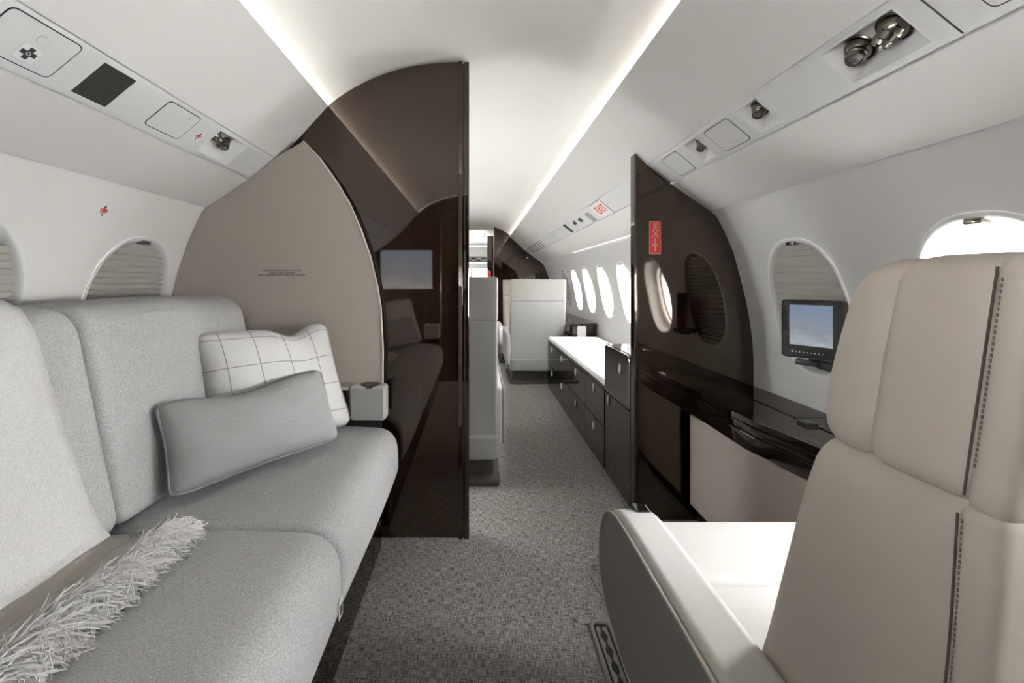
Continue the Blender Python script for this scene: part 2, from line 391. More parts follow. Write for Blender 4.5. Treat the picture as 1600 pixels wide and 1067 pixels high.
# wall profile: z -> x  (right side and left side)
WR = [(0, 1.06), (.15, 1.11), (.35, 1.150), (.562, 1.164), (.747, 1.159), (.919, 1.132), (1.02, 1.107), (1.124, 1.078), (1.20, 1.045), (1.288, 1.0), (1.33, .97)]
WL = [(0, 1.10), (.15, 1.15), (.35, 1.185), (.562, 1.195), (.747, 1.193), (.919, 1.172), (1.02, 1.148), (1.124, 1.115), (1.20, 1.085), (1.288, 1.04), (1.33, 1.01)]
def wallx(side, z):
    P = WR if side > 0 else WL
    # Catmull-like smoothing through local quadratic blend
    i = max(1, min(len(P)-3, next((k for k in range(len(P)-1) if P[k][0] <= z <= P[k+1][0]), len(P)-2)))
    p0, p1, p2, p3 = P[i-1], P[i], P[i+1], P[i+2]
    if not (p1[0] <= z <= p2[0]): return side*lerp_path(P, z)
    t = (z-p1[0])/(p2[0]-p1[0]); h = p2[0]-p1[0]
    m1 = (p2[1]-p0[1])/(p2[0]-p0[0])*h; m2 = (p3[1]-p1[1])/(p3[0]-p1[0])*h
    return side*((2*t**3-3*t**2+1)*p1[1]+(t**3-2*t**2+t)*m1+(-2*t**3+3*t**2)*p2[1]+(t**3-t**2)*m2)

structure(box('floor', -1.3, 1.3, YA-.05, YE+.1, -.06, 0, 'carpet'), 'grey woven carpet along the cabin')
# ceiling arch
xs = [X0+(-.605+1.21*k/40) for k in range(41)]
structure(grid_mesh('ceiling', [[(x, y, ceil_z(x)) for x in xs] for y in (YA, 1.5, 3.5, YF)], 'ceiling', flip=True), 'white arched ceiling')

COVE_R, COVE_L = (.4975, 1.687), (-.58, 1.687)
PR = ((.718, 1.489), (.817, 1.409)); PL = ((-.775, 1.4725), (-.875, 1.39))
VBR, VBL = (.981, 1.296), (-1.035, 1.2825)
def sheet(name, pts, y0, y1, m, label):
    """an open profile in x,z drawn along y"""
    o = grid_mesh(name, [[(p[0], y, p[1]) for p in pts] for y in (y0, y1)], m); o.data.set_sharp_from_angle(angle=math.radians(14)); return structure(o, label)
def off(p, q, t): return (p[0]+(q[0]-p[0])*t, p[1]+(q[1]-p[1])*t)
n_trim = [0]
def trim(): n_trim[0] += 1; return 'trim_%d' % n_trim[0]
for side, cove, P, VB in ((1, COVE_R, PR, VBR), (-1, COVE_L, PL, VBL)):
    s = side; nm = 'right' if s > 0 else 'left'
    xe = X0+s*.605
    # trough of the cove light + upper valance
    up = [(xe, ceil_z(xe)), (xe+s*.012, 1.645), (xe+s*.004, 1.634), (cove[0]+s*.016, 1.682), (cove[0]+s*.008, 1.6885), (cove[0]+s*.003, 1.690), cove]
    a = off(cove, P[0], .004); b = off(cove, P[0], .990)
    up += [a, off(cove, P[0], .5), b, (b[0]+s*.006, b[1]+.012)]
    sheet(trim(), up, YA, YF, 'valance', 'upper valance panel under the %s cove' % nm)
    bm = bmesh.new(); q = [(xe-s*.001, 1.6455), (xe-s*.013, 1.6525)]
    # led strip lies in the trough
    vs = [bm.verts.new((q[0][0], YA+.02, q[0][1])), bm.verts.new((q[1][0], YA+.02, q[1][1])), bm.verts.new((q[1][0], YF-.02, q[1][1])), bm.verts.new((q[0][0], YF-.02, q[0][1]))]
    bm.faces.new(vs); o = bmo('cove_light_strip', bm, 'led', None, False)
    tag(o, 'glowing light strip hidden in the cove along the ceiling edge over the %s' % ('windows and ledge' if s > 0 else 'grey sofa'), 'light strip', 'cove light strips')
    # lower valance
    a = off(P[1], VB, .012); lo = [(a[0]+s*.006, a[1]+.014), a, off(P[1], VB, .5), VB, (VB[0]+s*.012, VB[1]+.004), (VB[0]+s*.022, VB[1]+.03)]
    sheet(trim(), lo, YA, YF, 'valance', 'lower valance panel over the %s windows' % nm)
    # dark backing added behind the joints to stop sky light leaking in
    g = [(P[0][0]+s*.02, P[0][1]+.05), (P[0][0]+s*.06, P[0][1]+.03), (P[1][0]+s*.06, P[1][1]+.03), (VB[0]+s*.07, VB[1]+.06), (VB[0]+s*.07, VB[1]+.02)]
    g = [(b[0]+s*.0, b[1]+.03)]+g
    sheet(trim(), g, YA, YF, 'gap', 'dark joint backing of the %s valance' % nm)

def psu_frame(side):
    P = PR if side > 0 else PL
    d = Vector((P[1][0]-P[0][0], 0, P[1][1]-P[0][1])); n = Vector((-abs(d.z) if side > 0 else abs(d.z), 0, -abs(d.x))).normalized()
    return P, d, n
def psu_pt(side, t, y, h=0):
    P, d, n = psu_frame(side)
    return Vector((P[0][0], y, P[0][1]))+d*t+n*h
def psu_mtx(side, t, y, h=0):
    """x = reading direction, y = up towards the ceiling, z = out of the panel into the cabin"""
    P, d, n = psu_frame(side)
    return frame_matrix(Vector((0, -1 if side > 0 else 1, 0)), -d.normalized(), n, psu_pt(side, t, y, h))
PW = .127
def psu_strip(side, ends, holes, label):
    """service panel strip with rectangular holes (t0,t1,y0,y1); ends are lengths split by dark joints"""
    bm = bmesh.new()
    for (ya, yb) in ends:
        ys = sorted({ya, yb} | {v for h in holes for v in h[2:] if ya < v < yb}); ts = [0, .006, .03, .11, .84, .95, .985, 1.0]
        hs = [-.012, -.002, 0, 0, 0, -.0005, -.003, -.012]
        V = {}
        def v(i, y):
            k = (i, round(y, 4))
            if k not in V: V[k] = bm.verts.new(psu_pt(side, ts[i], y, hs[i]))
            return V[k]
        for y0, y1 in zip(ys, ys[1:]):
            for i in range(len(ts)-1):
                if i == 3 and any(h[2]-1e-6 <= y0 and y1 <= h[3]+1e-6 for h in holes): continue
                bm.faces.new((v(i, y0), v(i+1, y0), v(i+1, y1), v(i, y1)))
    o = bmo(trim(), bm, 'psu', fix=False); return structure(o, label)
RH = [(.11, .84, .765, .925), (.11, .84, 1.142, 1.229), (.11, .84, 1.451, 1.53), (.11, .84, 3.33, 3.45)]
LH = [(.11, .84, 1.336, 1.492), (.11, .84, .92, 1.005)]
psu_strip(1, [(YA, .724), (.7275, 1.81), (1.9, YF)], RH, 'pale service strip over the right windows')
psu_strip(-1, [(YA, .60), (.6035, YF)], LH, 'pale service strip over the sofa')

# ------------------------------------------------------------------ side walls with windows
ZC, HH, HW = .912, .230, .168
def sup(th, a, b, e=2.35):
    c, s = math.cos(th), math.sin(th); return a*math.copysign(abs(c)**(2/e), c), b*math.copysign(abs(s)**(2/e), s)
def side_wall(name, side, y0, y1, wins, label):
    bm = bmesh.new(); ZL, ZH = .66, 1.165; NZ, NY = 16, 12; cw = .185
    cells = [(max(y0, w_-cw), min(y1, w_+cw), w_) for w_ in wins]
    ys = [y0]
    V = {}
    def v(y, z):
        k = (round(y, 5), round(z, 5))
        if k not in V: V[k] = bm.verts.new((wallx(side, z), y, z))
        return V[k]
    brk = sorted({y0, y1} | {c[0] for c in cells} | {c[1] for c in cells})
    low = [0, .08, .15, .25, .35, .45, .56, ZL]; hi = [ZH, 1.2, 1.24, 1.28, 1.31, 1.33]
    def fy(c0, c1): return [c0+(c1-c0)*k/NY for k in range(NY+1)]
    mid = [ZL+(ZH-ZL)*k/NZ for k in range(NZ+1)]
    for a, b in zip(brk, brk[1:]):
        cell = next((c for c in cells if abs(c[0]-a) < 1e-6), None)
        yy = fy(a, b) if cell else [a, b]
        for zz in (low, hi):
            for za, zb in zip(zz, zz[1:]):
                for p, q in zip(yy, yy[1:]): bm.faces.new((v(p, za), v(q, za), v(q, zb), v(p, zb)))
        if not cell:
            for za, zb in zip(mid, mid[1:]): bm.faces.new((v(a, za), v(b, za), v(b, zb), v(a, zb)))
        else:
            wc = cell[2]
            per = [(y, ZL) for y in yy]+[(b, z) for z in mid[1:]]+[(y, ZH) for y in yy[-2::-1]]+[(a, z) for z in mid[-2:0:-1]]
            rings = [[v(y, z) for y, z in per]]
            for k in range(1, 6):
                t = k/5; ring = []
                for (y, z) in per:
                    th = math.atan2((z-ZC)/HH, (y-wc)/HW); ey, ez = sup(th, HW, HH)
                    yq = y+(wc+ey-y)*t; zq = z+(ZC+ez-z)*t
                    ring.append(bm.verts.new((wallx(side, zq), yq, zq)))
                rings.append(ring)
            n = len(per)
            for A, B in zip(rings, rings[1:]):
                for k in range(n): bm.faces.new((A[k], A[(k+1) % n], B[(k+1) % n], B[k]))
    return structure(bmo(name, bm, 'wallr_shaded' if side > 0 else 'liner'), label)
WIN_R = [-.71, -.16, .39, .94, 1.49, 2.17, 2.72, 3.27, 3.82, 4.37, 4.89, 5.44, 5.94, 6.38]
CLOSED_R = {1.49, 5.44, 5.94, 6.38, -.71}  # the unseen aftmost shade is drawn to darken the near seat's back
WIN_L = [-.72, -.18, .38, .945, 1.46, 2.2, 2.75, 3.3, 3.85, 4.4, 4.95]
CLOSED_L = {.945, 1.46, 3.3, 3.85, 4.4}  # unseen left windows outside this set stay open as added fill light
side_wall('wall_right', 1, YA, YF+.06, WIN_R, 'pale curved sidewall with oval windows')
side_wall('wall_left', -1, YA, YF+.06, WIN_L, 'pale curved sidewall behind the sofa')
nwin = [0]
def window(side, wc, closed):
    nwin[0] += 1
    e = bpy.data.objects.new('window_%d' % nwin[0], None); C.objects.link(e); e.location = (wallx(side, ZC), wc, ZC); e.matrix_basis = Matrix.Translation(e.location); e['kind'] = 'structure'
    e['label'] = 'oval cabin window with ' + ('a closed pleated shade' if closed else 'daylight through it')
    n = 64
    def ring(sc, d, ex=2.35):
        out = []
        for k in range(n):
            y, z = sup(2*PI*k/n, HW*sc, HH*sc, ex); out.append((wallx(side, ZC+z)+side*d, wc+y, ZC+z))
        return out
    st = [(1.035, -.0005), (1.03, -.003), (1.0, -.004), (.975, -.001), (.955, .010), (.94, .030)]
    if closed: st += [(.935, .06), (.90, .118)]
    else: st += [(.90, .045), (.84, .055), (.80, .060), (.775, .066), (.77, .080), (.72, .086), (.70, .11)]
    grid_mesh('window_frame', [ring(a, b) for a, b in st], 'frame', e, closed=True)
    if closed:
        # pleated shade: zigzag rows clipped to the oval
        rows = []; pitch = .0188; z = ZC-HH*.94; k = 0
        while z < ZC+HH*.94:
            q = abs((z-ZC)/(HH*.95)); hw = HW*.95*(max(0, 1-q**2.35))**(1/2.35)*1.02
            rows.append([(wallx(side, z)+side*(.008 if k % 2 else .024), wc+hw*(j/5-1), z) for j in range(11)]); z += pitch*(.26 if k % 2 else .74); k += 1
        sh_ = grid_mesh('pleated_shade', rows, 'shade', e); sh_.data.shade_flat()
        # opaque unseen plate behind the shade, shuts out the daylight
        bm = bmesh.new(); bm.faces.new([bm.verts.new(p) for p in ring(.90, .115)]); bmo('shade_backing', bm, 'frame', e)
    else:
        bm = bmesh.new(); bm.faces.new([bm.verts.new(p) for p in ring(.70, .105)]); bmo('pane', bm, 'glass', e)
    # latch at the top
    zt = ZC+HH*.985; bm = bmesh.new(); xx = wallx(side, zt)
    add_box(bm, xx-.004 if side > 0 else xx-.02, xx+.02 if side > 0 else xx+.004, wc-.018, wc+.018, zt-.014, zt-.002, .003)
    bmo('shade_latch', bm, 'bronze', e)
    return e
for y in WIN_R: window(1, y, y in CLOSED_R)
for y in WIN_L: window(-1, y, y in CLOSED_L)
# wash light strip above the forward windows
bm = bmesh.new()
vs = [bm.verts.new(p) for p in ((VBR[0]+.004, 1.9, VBR[1]+.006), (VBR[0]+.014, 1.9, VBR[1]+.006), (VBR[0]+.014, 4.5, VBR[1]+.006), (VBR[0]+.004, 4.5, VBR[1]+.006))]
for v_ in vs: v_.co.z -= .004
bm.faces.new(vs); tag(bmo('wash_light_strip', bm, 'wash', None, False), 'thin lit strip under the valance above the forward open windows', 'light strip')

# ------------------------------------------------------------------ bulkheads
def section(x_lo, x_hi, side, full=False):
    """outline of the cabin section on one side, from x_lo (aisle) to the wall, x,z"""
    cove, P, VB = (COVE_R, PR, VBR) if side > 0 else (COVE_L, PL, VBL)
    pts = [(x_lo, 0)]
    top = []
    k = (x_lo-X0)*side
    if k < .53:
        for i in range(15):
            x = x_lo+(cove[0]-x_lo)*i/14; dx = abs(x-X0); top.append((x, ceil_z(x)+.003 if full else 1.857-.168*(dx/.54)**2.5))
        top[-1] = (cove[0], 1.688)
        if full: top[-1] = (cove[0]+side*.06, ceil_z(cove[0]+side*.06)+.003)
    else:
        t = (x_lo-cove[0])/(P[0][0]-cove[0]); top.append(off(cove, P[0], t))
    top += [P[0], P[1], VB]
    zs = [1.27, 1.2, 1.124, 1.02, .919, .83, .747, .65, .562, .45, .35, .25, .15, .07, 0]
    top += [(wallx(side, z)-side*.001, z) for z in zs]
    return pts+top
# left partition (gloss lacquer) and its edge post
structure(prism('wall_partition', section(-.07, 0, -1), 1.70, 1.74, 'lacquer'), 'glossy dark wood partition wall behind the sofa end')
o = prism('partition_post', round_poly([(-.072, 1.694), (-.055, 1.690), (-.055, 1.74), (-.072, 1.74)], .003, 3), 0, 1.857, 'lacquer', None, 'Z')
bm = bmesh.new(); bm.from_mesh(o.data)
add_prism(bm, round_poly([(-.050, 1.688), (-.030, 1.688), (-.030, 1.752), (-.050, 1.752)], .006, 4), 0, 1.852, 'Z')
add_prism(bm, [(-.056, 1.70), (-.049, 1.70), (-.049, 1.745), (-.056, 1.745)], 0, 1.85, 'Z')
bm.to_mesh(o.data); bm.free(); tag(o, 'slim double-ridged dark wood post on the open edge of the partition', 'post')
# right bulkhead
rb = section(.672, 0, 1)
structure(prism('wall_bulkhead', rb, 1.828, 1.868, 'lacquer'), 'glossy dark wood bulkhead with a red exit sign')
o = prism('bulkhead_edge_post', round_poly([(.661, 1.822), (.676, 1.822), (.676, 1.874), (.661, 1.874)], .005, 4), 0, 1.535, 'lacquer', None, 'Z')
bm = bmesh.new(); bm.from_mesh(o.data); bm.to_mesh(o.data); bm.free()
tag(o, 'rounded glossy edge post on the aisle end of the exit bulkhead', 'post')
tube('edge_bead', [(.6665, 1.8205, .02), (.6665, 1.8205, 1.53)], .0018, 'lacquer', o, 6)
# forward bulkhead
prismR = section(.26, 0, 1, True); prismL = section(-.38, 0, -1, True)
structure(prism('wall_front_right', prismR, YF, YF+.05, 'lacquer'), 'dark glossy forward bulkhead beyond the far seats')
structure(box('wall_front_header', -.38, .262, YF, YF+.05, 1.79, 1.90, 'ceiling'), 'white header over the forward doorway')  # added to close the gap where the sky leaked in
structure(prism('wall_front_left', prismL, YF, YF+.05, 'lacquer'), 'dark glossy forward bulkhead hidden side')
tube('door_edge_trim', [(.258, YF-.004, .02), (.258, YF-.004, 1.83)], .006, 'chrome', None, 8)
tag(bpy.data.objects['door_edge_trim'], 'bright metal edge trim on the forward doorway', 'trim')
# aft bulkhead with door
full = section(X0, 0, 1)[1:]; fl = section(X0, 0, -1)[1:]
poly = [(p[0]*1.0, p[1]+.004) for p in fl[::-1]]+[(p[0], p[1]+.004) for p in full[1:]]
structure(prism('wall_back', poly, YA-.05, YA, 'walnut'), 'dark wood aft wall')
structure(prism('unseen_end_cap', [(-1.3, 0), (1.3, 0), (1.3, 2.0), (-1.3, 2.0)], YA-.10, YA-.052, 'gap'))  # unseen plate closing the hull behind the aft wall against sky light
dpf = round_poly([(-.34, .02), (.30, .02), (.30, 1.70), (-.34, 1.70)], [0, 0, .16, .16], 8)
d1 = prism('door_1', dpf, YA+.002, YA+.02, 'walnut', None); structure(d1, 'walnut door in the aft wall')
tube('door_frame', [(-.355, YA+.012, .0), (-.355, YA+.012, 1.56), (-.33, YA+.012, 1.66), (-.25, YA+.012, 1.725), (0.2, YA+.012, 1.73), (.29, YA+.012, 1.66), (.315, YA+.012, 1.56), (.315, YA+.012, 0)], .012, 'bronze', d1)
lathe('door_handle', [(.012, 0), (.012, .03), (.026, .032), (.026, .045), (.004, .05)], (-.27, YA+.02, .92), (0, 1, 0), 'chrome', d1)
t = thing('wall_monitor', 'wall screen with a sky picture on the dark aft wall above the sofa arm', 'monitor', (-.70, YA, 1.12))
box('bezel', -.965, -.435, YA+.001, YA+.018, .92, 1.32, 'blackgloss', t, .004)
grid_mesh('screen', [[(-.955, YA+.0195, .93), (-.445, YA+.0195, .93)], [(-.955, YA+.0195, 1.31), (-.445, YA+.0195, 1.31)]], 'screen_back', t, uv=True)

# ------------------------------------------------------------------ outer hull beyond the forward doorway: galley and cockpit
bm = bmesh.new()
sec = [(.95, 0), (.95, 1.45), (.6, 1.80), (-.6, 1.80), (-.95, 1.45), (-.95, 0)]
gm = grid_mesh('wall_galley', [[(p[0], y, p[1]) for p in sec] for y in (YF+.05, YE)], 'liner'); structure(gm, 'white galley and cockpit lining')
# cockpit end wall with windscreen openings
bm = bmesh.new()
add_box(bm, -.95, .95, YE, YE+.05, 0, .98)
add_box(bm, -.95, .95, YE, YE+.05, 1.30, 1.82)
for a, b in ((-.95, -.62), (-.16, -.10), (.42, .95)): add_box(bm, a, b, YE, YE+.05, .98, 1.30)
structure(bmo('wall_cockpit', bm, 'frame'), 'cockpit wall with windscreen openings')
t = thing('cockpit_overhead_panel', 'grey overhead switch panel in the cockpit above the windscreen', 'panel', (0, 9.7, 1.45))
box('housing', -.26, .22, 9.6, 9.9, 1.42, 1.56, 'cockpit', t, .01)
for i in range(4):
    for j in range(2): box('switch_row', -.22+i*.11, -.14+i*.11, 9.585, 9.6, 1.45+j*.05, 1.475+j*.05, 'white' if (i+j) % 2 else 'ink', t)
t = thing('cockpit_instrument_panel', 'grey instrument panel with dark displays at the front of the cockpit', 'panel', (0, 9.8, 1.0))
box('housing', -.7, .7, 9.75, 9.95, .60, 1.02, 'cockpit', t, .01)
for i in range(5): box('display', -.5+i*.2, -.34+i*.2, 9.74, 9.751, .76, .94, 'blackgloss', t)
for i, x in enumerate((-.34, .36)):
    t = thing('pilot_seat', 'dark pilot seat in the cockpit, %s of the doorway' % ('left' if i == 0 else 'right'), 'seat', (x, 9.2, 0))
    prism('backrest', round_poly([(x-.2, .4), (x+.2, .4), (x+.17, 1.0), (x-.17, 1.0)], .05), 9.2, 9.3, 'leather_grey', t, r=.03)
    box('seat_cushion', x-.2, x+.2, 9.28, 9.62, .38, .48, 'leather_grey', t, .03)
    box('pedestal', x-.1, x+.1, 9.3, 9.6, 0, .39, 'seatbase', t, .01)
for i, y in enumerate((7.0, 7.35, 7.75)):
    tag(box('ceiling_lamp', -.07, .035, y, y+.14, 1.79, 1.799, 'lightpanel', None, .003), 'small lit rectangle in the galley ceiling, %s of three' % ('nearest', 'middle', 'farthest')[i], 'ceiling light', 'galley ceiling lamps')
for i, (y, ) in enumerate(((7.3,), (7.7,))):
    tag(lathe('ceiling_vent', [(.035, 0), (.035, .006), (.02, .010)], (.13, y, 1.797), (0, 0, -1), 'black', None, 14), 'small dark round vent in the galley ceiling, %s one' % ('near', 'far')[i], 'vent', 'galley ceiling vents')
t = thing('galley_cabinet', 'tall dark glossy galley cabinet just past the forward doorway', 'cabinet', (.5, 7.2, 0))
box('body', .17, .93, 7.0, 7.6, 0, 1.735, 'lacquer2', t, .006)
box('door', .18, .60, 6.99, 7.0, .05, 1.40, 'lacquer2', t); box('latch', .20, .26, 6.982, 6.99, 1.24, 1.25, 'chrome', t)
box('edge_trim', .165, .17, 6.99, 7.0, 0, 1.735, 'chrome', t)
t = thing('fire_extinguisher', 'small red fire extinguisher mounted in the forward doorway', 'extinguisher', (.195, 6.93, 1.06))
lathe('cylinder', [(.018, 0), (.026, .006), (.026, .10), (.018, .118), (.008, .122)], (.195, 6.94, 1.05), (0, 0, 1), 'red', t)
lathe('valve', [(.008, 0), (.008, .02), (.012, .022), (.012, .03)], (.195, 6.94, 1.17), (0, 0, 1), 'black', t, 10)
box('bracket', .175, .215, 6.955, 6.99, 1.08, 1.10, 'black', t)
t = tag(box('bulkhead_placard', .755, .785, YF-.003, YF, 1.35, 1.38, 'white'), 'tiny pale placard on the dark forward bulkhead near the valance', 'placard')

# ------------------------------------------------------------------ beige end panel by the sofa
ep = [(-.664, 1.535), (-.601, 1.471), (-.537, 1.381), (-.488, 1.30), (-.444, 1.198), (-.408, 1.095), (-.381, .98), (-.369, .905), (-.361, .756), (-.361, .61), (-.361, .47), (-1.16, .47)]
ep += [(wallx(-1, z)+.002, z) for z in (.5, .65, .8, .95, 1.05, 1.15, 1.26)]+[(-1.035, 1.279), (-.878, 1.386), (-.777, 1.469)]
t = thing('end_panel', 'tall curved beige panel at the forward end of the sofa', 'panel', (-.7, 1.67, 0))
prism('panel_body', ep, 1.662, 1.685, 'panel', t)
tube('panel_piping', [(p[0]+.001, 1.662, p[1]) for p in ep[:10]], .0045, 'piping', t, 8)
m_ = frame_matrix((1, 0, 0), (0, 0, 1), (0, -1, 0), (-.744, 1.6618, 1.034))
o = text('placard_lettering', 'DIVAN MUST BE UPRIGHT FOR TAXI,\nTAKEOFF AND LANDING\nBELTS AND BERTH BELTS MUST BE FASTENED', .0088, m_, 'ink', t, .0003, .00012, 1.0)

# ------------------------------------------------------------------ sofa
SY = [-.42, .27, .963, 1.650]
t = sofa = thing('sofa', 'long grey wool three-seat sofa along the left wall', 'sofa', (-.7, .55, 0))
seatp = round_poly([(-.86, .262), (-.86, .445), (-.58, .462), (-.298, .452), (-.292, .262)], [.02, .02, .1, .085, .05], 8)
backp = round_poly([(-.775, .45), (-.876, .935), (-1.00, .952), (-1.14, .935), (-1.165, .45)], [.05, .085, .04, .03, .01], 8)
for i in range(3):
    prism('seat_cushion', seatp, SY[i]+.0012, SY[i+1]-.0012, 'felt', t, r=.022 if i < 2 else .022, seg=6, bulge=.004, nseg=8, angle=60)
    prism('back_cushion', backp, SY[i]+.0012, SY[i+1]-.022*(i == 2)-.0012, 'feltback', t, r=.026, seg=6, bulge=.006, nseg=8, angle=60)
box('base', -1.08, -.372, -.60, 1.627, .0, .262, 'lacquer2', t, .003)
for y0, y1 in ((-.59, .0), (.005, .70), (.705, 1.50), (1.505, 1.627)):
    f = box('drawer', -.372, -.357, y0, y1, .006, .258, 'lacquer2', t, .002)
    if y1-y0 > .3: lathe('knob', [(.005, 0), (.004, .004), (.007, .007), (.006, .011), (.002, .0125)], (-.357, y1-.03, .19), (1, 0, 0), 'chrome', f, 12)
# armrest console with cup holder
def armbox(y0, y1, sgn):
    f = box('armrest', -.472, -.335, y0, y1, .487, .616, 'cream', sofa, .014, 4)
    if sgn > 0:
        plate('armrest_face', rrect(.118, .112, .010), 0, .002, frame_matrix((1, 0, 0), (0, 0, 1), (0, -1, 0), (-.4035, y0+.001, .5515)), 'creamgrey', sofa)
    yc = (y0+y1)/2
    lathe('cup_holder', [(.028, -.05), (.031, -.049), (.031, .0), (.034, .002), (.037, .001), (.037, -.001)], (-.398, yc, .616), (0, 0, 1), 'bronze', sofa, 24)
    lathe('cup_holder_well', [(.0302, 0), (.0302, .0012)], (-.398, yc, .6163), (0, 0, 1), 'black', sofa, 24)
armbox(1.600, 1.660, 1); armbox(-.60, -.50, -1)
box('armrest_shelf', -.585, -.475, 1.602, 1.660, .598, .614, 'cream', t, .003)
box('armrest_support', -.60, -.36, 1.63, 1.655, .44, .49, 'black', t)
bm = bmesh.new()
for i in range(3): add_box(bm, -.535+i*.02, -.522+i*.02, 1.632, 1.655, .47, .597, .004)
bmo('armrest_bellows', bm, 'leather_grey', t)
box('arm_pad', -1.08, -.60, -.60, -.43, .25, .60, 'felt', t, .03, 4)
# care tag hanging from the front seam
bm = bmesh.new(); add_box(bm, -.2915, -.2903, .918, .944, .283, .325)
f = bmo('care_tag', bm, 'white', t); box('tag_print', -.2901, -.2896, .922, .940, .290, .310, 'ink', f)

# ------------------------------------------------------------------ pillows
def pillow(name, BL, BR, TR, TL, th, m, label, pinch=.05, dent=0, group=None, bumpseed=1, piping='twill', dc=.68, dw=.13):
    BL, BR, TR, TL = map(Vector, (BL, BR, TR, TL)); n = 32
    nrm = (BR-BL).cross(TL-BL).normalized(); rnd = random.Random(bumpseed); ph = [rnd.uniform(0, 6) for _ in range(4)]
    e = thing(name, label, 'pillow', tuple((BL+BR)/2), group)
    def P(u, v, s):
        a = 2*u-1; b = 2*v-1; c_ = .055*(abs(a)*abs(b))**9; a *= 1-c_; b *= 1-c_*1.5; u = (a+1)/2; v = (b+1)/2
        u2 = .5+a*.5*(1-pinch*(1-b*b)*abs(a)**2); v2 = .5+b*.5*(1-pinch*1.4*(1-a*a)*abs(b)**2)
        if dent: v2 -= dent*math.exp(-((u-dc)/dw)**2)*v**3
        p = BL*(1-u2)*(1-v2)+BR*u2*(1-v2)+TR*u2*v2+TL*(1-u2)*v2
        k = (max(0, 1-abs((2*u-1)/(1-c_))**2.4)*max(0, 1-abs((2*v-1)/(1-c_*1.5))**2.4))**.55
        k *= 1+.06*math.sin(7*u+ph[0])*math.sin(6*v+ph[1])+.03*math.sin(15*u+ph[2]+5*v)
        if dent: k *= 1-.25*math.exp(-((u-dc)/dw)**2)*v**2
        return p+nrm*s*th/2*k
    bm = bmesh.new(); L = bm.loops.layers.uv.new('UVMap')
    for s in (1, -1):
        V = [[bm.verts.new(P(i/n, j/n, s)) for i in range(n+1)] for j in range(n+1)]
        for j in range(n):
            for i in range(n):
                q = [(j, i), (j, i+1), (j+1, i+1), (j+1, i)]
                if s < 0: q = q[::-1]
                f = bm.faces.new([V[a][b] for a, b in q])
                for l, (a, b) in zip(f.loops, q): l[L].uv = (b/n, a/n)
    bmesh.ops.remove_doubles(bm, verts=bm.verts, dist=1e-5)
    bmo('cover', bm, m, e, fix=False, angle=90)
    per = [(i/24, 0) for i in range(24)]+[(1, i/24) for i in range(24)]+[(1-i/24, 1) for i in range(24)]+[(0, 1-i/24) for i in range(24)]
    tube('piping', [P(u, v, 0) for u, v in per], .0034, piping, e, 8, True)
    return e
M['pipegrey'] = mat('grey_piping', (.30, .30, .305), .9); M['pipelight'] = mat('ivory_piping', (.50, .49, .47), .9)
def mir(p): return (p[0], 1.00-p[1], p[2])
A = [(-.775, 1.27, .478), (-.452, 1.585, .478), (-.562, 1.617, .855), (-.868, 1.325, .845)]
pillow('plaid_pillow', *A, .15, 'plaid', 'square ivory pillow with thin dark plaid lines at the forward sofa corner', .05, .085, bumpseed=3, piping='pipelight')
B = [(-.735, 1.035, .478), (-.448, 1.43, .485), (-.535, 1.49, .705), (-.812, 1.09, .695)]
pillow('lumbar_pillow', *B, .165, 'twill', 'grey herringbone lumbar pillow leaning on the plaid pillow', .05, .08, bumpseed=5, piping='pipegrey', dc=.42, dw=.22)
A2 = [mir(A[1]), mir(A[0]), mir(A[3]), mir(A[2])]; A2 = [(p[0]-.02, p[1]+.18, p[2]) for p in A2]
pillow('plaid_pillow', *A2, .12, 'plaid', 'square ivory plaid pillow at the aft sofa corner behind the viewer', .05, .05, bumpseed=8, piping='pipelight')
B2 = [mir(B[1]), mir(B[0]), mir(B[3]), mir(B[2])]; B2 = [(p[0]-.02, p[1]+.18, p[2]) for p in B2]
pillow('lumbar_pillow', *B2, .12, 'twill', 'grey herringbone lumbar pillow at the aft end of the sofa', .045, .03, bumpseed=9, piping='pipegrey')

# ------------------------------------------------------------------ throw blanket
t = thing('throw_blanket', 'ivory fringed throw blanket draped over the sofa back and seat', 'blanket', (-.8, .5, .46))
def fx(z, o=.012): return -(.775+.2082*(z-.45))+o
path = [(-1.13, .965), (-1.04, .968), (-.97, .968), (-.92, .960), (-.888, .945), (-.868, .915)]+[(fx(z)+.002, z) for z in (.86, .78, .70, .62, .55, .51)]+[(-.768, .487), (-.755, .476)]
def edge(k, n): 
    s = k/(n-1); return .822+.07*s+.008*math.sin(s*9)
def cloth_rows(path, e0, y_near, wob=.004, nn=40):
    rows = []
    for j in range(nn+1):
        row = []
        for k, (x, z) in enumerate(path):
            ye = e0(k, len(path)); y = y_near+(ye-y_near)*j/nn
            w_ = wob*math.sin(y*17+k*.5)*math.sin(k*.4+1); row.append((x+w_*.5, y, z+abs(w_)*.5))
        rows.append(row)
    return rows
def solid(o, th):
    m = o.modifiers.new('thickness', 'SOLIDIFY'); m.thickness = th; m.offset = 0; return o
def dense(path, k):
    out = []
    for a, b in zip(path, path[1:]):
        for i in range(k): out.append(off(a, b, i/k))
    return out+[path[-1]]
dp = dense(path, 4)
solid(grid_mesh('cloth', cloth_rows(dp, edge, .12), 'blanket', t, uv=True), .006)
seatpth = [(-.755, .476), (-.74, .4745), (-.72, .4755), (-.705, .476)]
seatpth2 = [(-.705, .476), (-.69, .4765), (-.672, .476), (-.66, .4755)]
e_ = lambda k, n: .892-.012*k/(n-1)
